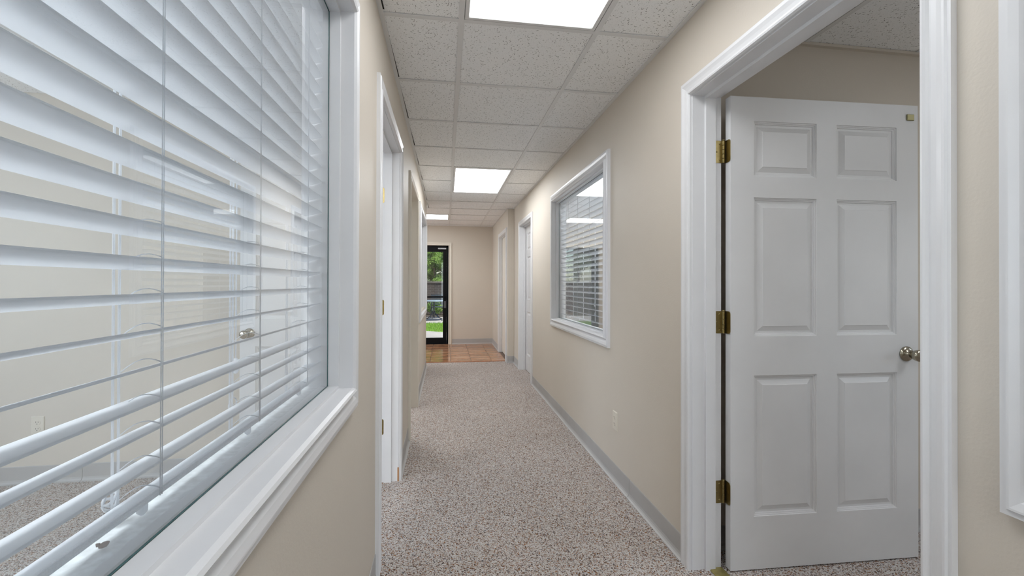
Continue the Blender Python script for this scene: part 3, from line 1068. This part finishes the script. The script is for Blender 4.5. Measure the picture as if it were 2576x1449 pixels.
PITCH = .0435
def blind(label, xf, s, y0, y1, ztop, zrail, zref, ladders, tilt=14.0, pulls=True, low=()):
    """Horizontal slat blind. xf: x of the slats' edge nearest the glass, s: the way the room lies. Edge nearest the glass is the higher one."""
    ch_ = .0495
    ta = math.radians(tilt)
    rt = root('window_blind', (xf + s * ch_ / 2, (y0 + y1) / 2, ztop), label, 'blind', 'white slatted window blinds')
    dx, dz = math.cos(ta), -math.sin(ta)
    def section(w, th):
        pts = []
        n = 6
        r = th / 2
        for k in range(n + 1):
            a = math.pi / 2 + math.pi * k / n
            pts.append((r + r * math.cos(a), r * math.sin(a)))
        for k in range(n + 1):
            a = -math.pi / 2 + math.pi * k / n
            pts.append((w - r + r * math.cos(a), r * math.sin(a)))
        return [(p * dx + q * math.sin(ta), p * dz + q * math.cos(ta)) for p, q in pts]
    sec = section(ch_, .0034)
    hl = (y1 - y0) / 2
    sm = MB().loops([[(s * p, -hl, z) for p, z in sec], [(s * p, hl, z) for p, z in sec]], smooth=False).mesh('slat', SLAT)
    z = zref
    while z - PITCH > zrail + .012:
        z -= PITCH
    zs = []
    while z < ztop - .045:
        zs.append(z)
        z += PITCH
    ym = (y0 + y1) / 2
    turn = {}
    if low:                                     # the lowest slats hang unevenly
        zs = [q_[0] for q_ in low] + [q_ for q_ in zs if q_ > max(l_[0] for l_ in low) + .02]
        turn = {q_[0]: math.radians(tilt - q_[1]) * -s for q_ in low}
    for zz in zs:
        o = inst('slat', sm, rt, Vector((xf, ym, zz + random.uniform(-.0004, .0004))) - rt.location)
        o.rotation_euler = (0, turn.get(zz, 0), random.uniform(-.0006, .0006))
    ta = math.radians(20)
    dx, dz = math.cos(ta), -math.sin(ta)
    sr = section(ch_, .008)
    ta = math.radians(tilt)
    dx, dz = math.cos(ta), -math.sin(ta)
    MB().loops([[(xf + s * p, y0, zrail + q) for p, q in sr], [(xf + s * p, y1, zrail + q) for p, q in sr]]).build('bottom_rail', SLAT, rt)
    MB().box(xf, y0, ztop - .04, xf + s * .055, y1, ztop - .002, bev=.002).build('head_rail', SLAT, rt)
    xbk = xf + s * ch_ * dx
    for i, y in enumerate(ladders):
        lc = MB()
        for dy in (-.0035, .0035):
            lc.tube([(xf - s * .0012, y + dy * .5, ztop - .04), (xf - s * .0012, y + dy * .5, zrail - .004)], .0007, 5)
        lc.build('ladder_cord', CORD, rt)
        lb = MB()
        for dy in (-.005, .005):
            lb.tube([(xbk + s * .002, y + dy, ztop - .04), (xbk + s * .002, y + dy, zrail - .02)], .0016, 5)
        lb.build('ladder_cord', CORD, rt)
        rg = MB()
        for zz in zs + [zrail]:
            pts = []
            for k in range(7):
                t_ = k / 6
                bulge = .010 * math.sin(math.pi * t_) if zz < 1.3 else -.001
                pts.append((xf + s * ch_ * dx * t_, y + .004, zz + ch_ * dz * t_ + .0025 + bulge))
            rg.tube(pts, .0008, 4)
        o = rg.build('ladder_rungs', CORD, rt)
        o['kind'] = 'stuff'
        MB().lathe([(0, .002), (.004, .006), (.012, .006), (.018, .002)], (xf + s * .02, y, zrail - .028), (0, 0, 1), 8).build('cord_button', CORD, rt)
    if pulls:
        # tilt cord with a looped knot on the room side
        yk = ladders[1] + .03
        xk = xbk + s * .012
        pc_ = MB()
        pc_.tube([(xk, yk, ztop - .04), (xk, yk, .985)], .0014, 5)
        pc_.tube([(xk, yk + .014, ztop - .04), (xk, yk + .012, 1.05)], .0014, 5)
        pc_.build('tilt_cord', CORD, rt)
        loop = [(xk, yk + .016 * math.cos(a), .972 + .013 * math.sin(a)) for a in [math.pi / 2 + 2 * math.pi * k / 14 for k in range(15)]]
        MB().tube(loop, .0014, 5).build('tilt_cord', CORD, rt)
        MB().lathe([(0, .002), (.005, .006), (.022, .0075), (.030, .003)], (xk, yk + .012, 1.03), (0, 0, 1), 10).build('cord_tassel', CORD, rt)
        # knotted pull by the first ladder
        yk = ladders[0] + .004
        kn = MB()
        for j in range(4):
            cz = zrail - .004 - .006 * j
            kn.tube([(xbk + s * (.01 + .006 * math.cos(a + j)), yk + .009 * math.sin(a + j), cz + .008 * math.sin(a * 1 + j * 1.7)) for a in [2 * math.pi * k / 10 for k in range(11)]], .0017, 5)
        kn.build('cord_knot', CORD, rt)
    return rt

w1 = window('window_1', 'big white framed interior window with half open blind, very close to the camera', L, 1, *W_L, WZ0, WZ1)
w2 = window('window_2', 'white framed interior window across from the bare-hinged doorway, reflecting ceiling lights', R, -1, *W_R, WRZ0, 1.998)
w3 = window('window_3', 'narrow looking white framed window at the end of the hallway wall', L, 1, *W_3, .865, WZ1)
w4 = window('window_4', 'blue white window casing beside the open six-panel door, cut by the picture edge', R, -1, *W_N, .86, WZ1)
blind('white slat blind in the big window close to the camera', L - .0686, -1, W_L[0] + .005, W_L[1] - .006, WZ1, .9495, 1.239, (.611, .906, 1.200, .32, .03), low=((.9865, 14), (1.0295, 15), (1.063, 5), (1.1075, 15)))
blind('white slat blind behind the framed window that reflects ceiling lights', R + .0686, 1, W_R[0] + .006, W_R[1] - .006, 1.998, .925, 1.235, (3.0, 3.3, 3.6, 3.9), tilt=19)
blind('white slat blind in the small window at the hallway corner', L - .0686, -1, W_3[0] + .006, W_3[1] - .006, WZ1, .915, 1.239, (5.0, 5.5, 6.0), pulls=False)

# dried husk lying on the dusty sill behind the pane
hk = MB()
hk.lathe([(0, .001), (.003, .0028), (.006, .0034), (.009, .0024), (.011, .0008)], (L - .0997, .558, WZ0 + .008), (.3, .9, .1), 8)
hk.lathe([(0, .001), (.003, .0025), (.006, .0008)], (L - .0997, .560, WZ0 + .009), (-.8, .3, .2), 6)
o = hk.build('dead_insect', BUG)
tag(o, 'small dry brown husk lying on the dusty sill of the big window', 'insect')

# ------------------------------------------------------------------ outlets
def outlet(label, pos, normal):
    """Duplex receptacle: plate, two receptacles, slots, screw."""
    n = Vector(normal)
    u = Vector((0, 0, 1)).cross(n)
    def W(a, d, z):
        p = Vector(pos) + u * a + n * d
        return (p.x, p.y, pos[2] + z)
    rt = root('wall_outlet', pos, label, 'outlet', 'duplex outlets')
    def plate(w, h, d0, d1, r, cz=0.0, name='plate', m=IVORY):
        rings = []
        for d, k in ((d0, 0), (d1 - r, 0), (d1, r)):
            rings.append([W(-w + k, d, cz - h + k), W(w - k, d, cz - h + k), W(w - k, d, cz + h - k), W(-w + k, d, cz + h - k)])
        return MB().loops(rings).build(name, m, rt)
    plate(.035, .056, 0, .006, .003)
    for cz in (.0195, -.0195):
        rr = []
        for d, k in ((.005, 0), (.0075, 0), (.0082, .001)):
            ring = []
            for q_ in range(16):
                a = 2 * math.pi * q_ / 16
                ring.append(W((.0168 - k) * math.cos(a), d, cz + max(-.0135, min(.0135, (.0168 - k) * math.sin(a)))))
            rr.append(ring)
        rc = MB().loops(rr).build('receptacle', IVORY, rt)
        for a, w, h, zz in ((-.0062, .0012, .0042, .0035), (.0062, .0012, .0036, .0035), (0, .0024, .0024, -.0075)):
            MB().loops([[W(a - w, d, cz + zz - h), W(a + w, d, cz + zz - h), W(a + w, d, cz + zz + h), W(a - w, d, cz + zz + h)] for d in (.0078, .0085)]).build('slot', SLOT, rc)
    p0 = Vector(W(0, .005, 0))
    MB().lathe([(0, .003), (.0015, .0028), (.002, .001)], p0, n, 8).build('screw', IVORY, rt)
    return rt
outlet('ivory duplex outlet low on the hall wall past the open door', (R, 2.588, .370), (-1, 0, 0))
outlet('ivory duplex outlet on the office wall seen through the blind', (-2.43, 3.06, .345), (0, -1, 0))

# ------------------------------------------------------------------ glass exit door
gd = root('door_6', (-.46, YE, 0), 'dark bronze framed glass exit door looking out on greenery', 'door', None, 'structure')
EX0, EX1, EZ = -.985, .050, 1.958
ring_mb('y', YE - .001, YE + .14, EX0, 0, EX1, EZ, -.02, False).build('jamb', CREAM, gd)
frame_mb('y', YE, -1, EX0, 0, EX1, EZ, CAS, False).build('casing', CREAM, gd)
DY0, DY1 = YE + .055, YE + .100
mb = MB()
mb.box(EX0, DY0 - .01, 0, EX0 + .04, DY1 + .01, EZ).box(EX1 - .04, DY0 - .01, 0, EX1, DY1 + .01, EZ).box(EX0, DY0 - .01, EZ - .035, EX1, DY1 + .01, EZ)
mb.build('door_frame', BRONZE, gd)
gx0, gx1, gz0, gz1 = EX0 + .125, EX1 - .108, .125, 1.835
mb = MB().box(EX0 + .0405, DY0, .0105, gx0, DY1, EZ - .0355).box(gx1, DY0, .0105, EX1 - .0405, DY1, EZ - .0355).box(gx0, DY0, .0105, gx1, DY1, gz0).box(gx0, DY0, gz1, gx1, DY1, EZ - .0355)
lf = mb.build('leaf_frame', BRONZE, gd)
MB().add([(gx0, DY0 + .02, gz0), (gx1, DY0 + .02, gz0), (gx1, DY0 + .02, gz1), (gx0, DY0 + .02, gz1)], [(0, 1, 2, 3)]).build('pane', GLASS_D, gd)
MB().box(gx0 - .05, DY0 - .055, .925, gx1 + .05, DY0 - .035, .955, bev=.004).box(gx0 - .05, DY0 - .055, .925, gx0 - .03, DY0, .955).box(gx1 + .03, DY0 - .055, .925, gx1 + .05, DY0, .955).build('push_bar', BRONZE, gd)
MB().box(gx1 + .02, DY0 - .012, .715, gx1 + .065, DY0, .855, bev=.003).build('lock_case', mat('dark_lock_steel', (.10, .10, .105), .4, metal=.8), gd)
MB().box(gx1 - .10, DY0 - .045, EZ - .075, gx1 + .06, DY0, EZ - .045, bev=.004).build('door_closer', STEEL, gd)
MB().box(EX0, YE - .01, -.002, EX1, YE + .14, .010, bev=.003).build('threshold', BRONZE, gd)

# ------------------------------------------------------------------ glazed opening behind the camera
wb = root('window_5', (.36, YB, .1), 'glazed opening at the back end of the hall behind the camera', 'window', None, 'structure')
ring_mb('y', YB - T, YB, -.22 + .03, .1 + .03, .95 - .03, 2.2 - .03, -.03).build('frame', TRIM, wb)
MB().add([(-.19, YB - .08, .13), (.92, YB - .08, .13), (.92, YB - .08, 2.17), (-.19, YB - .08, 2.17)], [(0, 1, 2, 3)]).build('pane', GLASS, wb)

# ------------------------------------------------------------------ garden beyond the exit door
GZ = -.12
tag(MB().box(-14, YE + .14, GZ - .1, 14, 40, GZ - .012).build('ground', SOIL), 'dark planting soil under the trees', 'ground', None, 'structure')
pth = MB()
edge = []
for k in range(25):
    t_ = k / 24
    x = -7 + 13 * t_
    edge.append((x, 12.55 - .75 * (x + .6) + .10 * (x + .6) ** 2 if x > -.6 else 12.55 + .15 * (-.6 - x)))
vs, fs = [], []
for x, y in edge:
    y = max(y, YE + .6)
    vs += [(x, YE + .14, GZ + .02), (x, y, GZ), (x, YE + .14, GZ - .08), (x, y, GZ - .08)]
for i in range(len(edge) - 1):
    a, b = i * 4, i * 4 + 4
    fs += [(a, b, b + 1, a + 1), (a + 1, b + 1, b + 3, a + 3), (a + 2, a + 3, b + 3, b + 2), (a, a + 2, b + 2, b)]
fs += [(0, 1, 3, 2), tuple(len(vs) - 4 + i for i in (0, 2, 3, 1))]
tag(pth.add(vs, fs).build('path', CONC), 'pale concrete walk just outside the glass exit door', 'path', None, 'structure')
tag(MB().box(-5, 14.9, GZ - .08, 4, 17.6, GZ + .005).build('patio', CONC), 'pale concrete patio slab under the garden table', 'patio', None, 'structure')
tag(MB().box(-7, 11.2, GZ - .09, 6, 14.9, GZ - .006).build('lawn', GRASS), 'sunlit strip of lawn between walk and patio', 'lawn', None, 'structure')
rg = random.Random(3)
gb = MB()
for _ in range(9000):
    x, y = rg.uniform(-3.2, 1.2), rg.uniform(11.9, 14.9)
    ey = 12.55 - .75 * (x + .6) + .10 * (x + .6) ** 2 if x > -.6 else 12.55 + .15 * (-.6 - x)
    if y < ey + .02:
        continue
    hgt, a = rg.uniform(.03, .075), rg.uniform(0, 6.28)
    dx, dy = math.cos(a) * .006, math.sin(a) * .006
    lx, ly = rg.uniform(-.025, .025), rg.uniform(-.025, .025)
    gb.add([(x - dx, y - dy, GZ - .006), (x + dx, y + dy, GZ - .006), (x + lx, y + ly, GZ + hgt)], [(0, 1, 2)])
g_ = gb.build('grass', GRASS)
tag(g_, 'bright green grass blades on the strip of lawn', 'grass', None, 'stuff')

# brick garden wall
bwall = MB().box(-9, 19.8, GZ - .1, 9, 20.05, 1.22).build('garden_wall', BRICK)
tag(bwall, 'low dark brick garden wall, toned down for tree shade, behind the patio table', 'wall', None, 'structure')
MB().box(-9, 19.75, 1.22, 9, 20.10, 1.29, bev=.01).build('wall_cap', mat('weathered_cap', (.16, .14, .13), .9, var=.3, vscale=5), bwall)

# patio table
def patio_table(x, y):
    t = root('patio_table', (x, y, GZ + .005), 'round metal patio table with sky sheen painted pale blue on the concrete patio', 'table')
    z0 = GZ + .005
    MB().lathe([(.690, .0), (.690, .52), (.700, .555), (.712, .555), (.718, .53), (.718, .0)], (x, y, z0), (0, 0, 1), 32).build('table_top', TABLEM, t)
    MB().lathe([(.10, .03), (.69, .03)], (x, y, z0), (0, 0, 1), 12).build('post', CHAIRM, t)
    for k in range(4):
        a = math.pi / 4 + math.pi / 2 * k
        c, s_ = math.cos(a), math.sin(a)
        MB().tube([(x + c * r, y + s_ * r, z0 + z) for r, z in ((.02, .32), (.10, .22), (.22, .13), (.34, .05), (.42, .018))], .018, 6).build('foot', CHAIRM, t)
    return t
patio_table(-.42, 16.0)
def patio_chair(x, y, rz, label):
    t = root('patio_chair', (x, y, GZ + .005), label, 'chair', 'patio chairs round the table')
    t.rotation_euler = (0, 0, rz)
    def b(mb, n): return mb.build(n, CHAIRM, t, local=True)
    b(MB().box(-.24, -.23, .42, .24, .23, .445, bev=.01), 'seat')
    bk = MB()
    for zz in (.50, .58, .66, .74, .82):
        bk.box(-.22, .235 + (zz - .45) * .18, zz, .22, .250 + (zz - .45) * .18, zz + .05)
    bk.tube([(-.23, .22, .43), (-.23, .26, .62), (-.22, .32, .90), (.22, .32, .90), (.23, .26, .62), (.23, .22, .43)], .014, 6)
    b(bk, 'backrest')
    for sx in (-1, 1):
        for sy in (-1, 1):
            b(MB().tube([(sx * .22, sy * .21, .43), (sx * .24, sy * .25, 0)], .013, 6), 'leg')
        b(MB().tube([(sx * .25, .27, .66), (sx * .27, 0, .66), (sx * .27, -.20, .64), (sx * .25, -.22, .43)], .013, 6), 'armrest')
    return t
patio_chair(-.98, 15.75, math.radians(75), 'blue grey metal patio chair beside the round table, its back to the lobby wall')
patio_chair(-.30, 17.0, math.radians(8), 'blue grey metal patio chair behind the round table facing the building')
patio_chair(.55, 15.9, math.radians(-85), 'blue grey metal patio chair across the round table by the door stile')

# shrubs and trees
def leaves(mb, c, rad, n, rnd, size):
    for _ in range(n):
        while True:
            p = Vector((rnd.uniform(-1, 1), rnd.uniform(-1, 1), rnd.uniform(-1, 1)))
            if .35 < p.length < 1: break
        p = Vector(c) + Vector((p.x * rad[0], p.y * rad[1], p.z * rad[2]))
        d = Vector((rnd.gauss(0, 1), rnd.gauss(0, 1), rnd.gauss(0, .6))).normalized()
        e = d.orthogonal().normalized()
        e.rotate(Matrix.Rotation(rnd.uniform(0, 6.28), 3, d))
        f = d.cross(e)
        s_ = size * rnd.uniform(.6, 1.3)
        mb.add([p - e * s_, p + f * s_ * .45, p + e * s_, p - f * s_ * .45], [(0, 1, 2, 3)])
def tree(label, x, y, h, r, seed, m, name='garden_tree', n=420, size=.042):
    rnd = random.Random(seed)
    t = root(name, (x, y, GZ), label, 'tree', 'trees behind the garden wall')
    MB().tube([(x, y, GZ - .05), (x + .05, y, h * .35), (x - .03, y + .04, h * .7)], [.11, .08, .04], 8).build('trunk', BARK, t)
    cb = MB()
    for k in range(54):
        a = rnd.uniform(0, 6.28)
        q_ = rnd.uniform(.1, .8) * r
        b = r * rnd.uniform(.2, .36)
        leaves(cb, (x + q_ * math.cos(a), y + q_ * math.sin(a), h * rnd.uniform(.26, .94)), (b, b, b * .75), n, rnd, size)
    cb.build('crown', m, t)
for i, (x, y, h, r, m, lb) in enumerate([
    (-2.7, 21.6, 3.6, .95, LEAF1, 'bright green leafy tree over the brick wall, nearest the lobby side'),
    (-.55, 21.6, 3.1, .95, LEAF1, 'low bright green tree in the middle of the glass exit door'),
    (1.6, 21.7, 3.9, .95, LEAF1, 'bright green leafy tree beside the door stile'),
    (-1.2, 26.4, 7.0, 1.9, LEAF2, 'tall dark green tree behind the bright ones'),
    (-5.9, 26.2, 6.0, 2.0, LEAF2, 'wide dark green tree far along the brick wall'),
    (3.6, 26.4, 6.8, 2.1, LEAF2, 'wide dark green tree at the other end of the brick wall')]):
    tree(lb, x, y, h, r, 11 + i, m)
def shrub(x, y, r, seed, label, m):
    rnd = random.Random(seed)
    t = root('garden_shrub', (x, y, GZ), label, 'shrub', 'shrubs along the garden wall')
    MB().tube([(x, y, GZ - .03), (x, y, GZ + r * .8)], .02, 6).build('stem', BARK, t)
    cb = MB()
    big = r > 1
    leaves(cb, (x, y, GZ + r * (1.05 if big else .75)), (r, r * (.5 if big else .8), r * (.95 if big else .75)), 7000 if big else 900, rnd, .05)
    cb.build('foliage', m, t)
shrub(-1.3, 18.9, .42, 51, 'round green shrub behind the patio chair with its back to the lobby wall', LEAF2)
shrub(-.45, 19.1, .38, 52, 'yellow green shrub under the brick wall behind the round table', LEAF1)
shrub(.35, 18.9, .42, 53, 'dark green shrub under the brick wall by the door stile', LEAF2)

shrub(-2.0, 23.6, 1.4, 61, 'tall dark shrub beyond the brick wall on the lobby side', LEAF2)
shrub(.95, 23.6, 1.4, 62, 'tall dark shrub beyond the brick wall on the hall side', LEAF2)
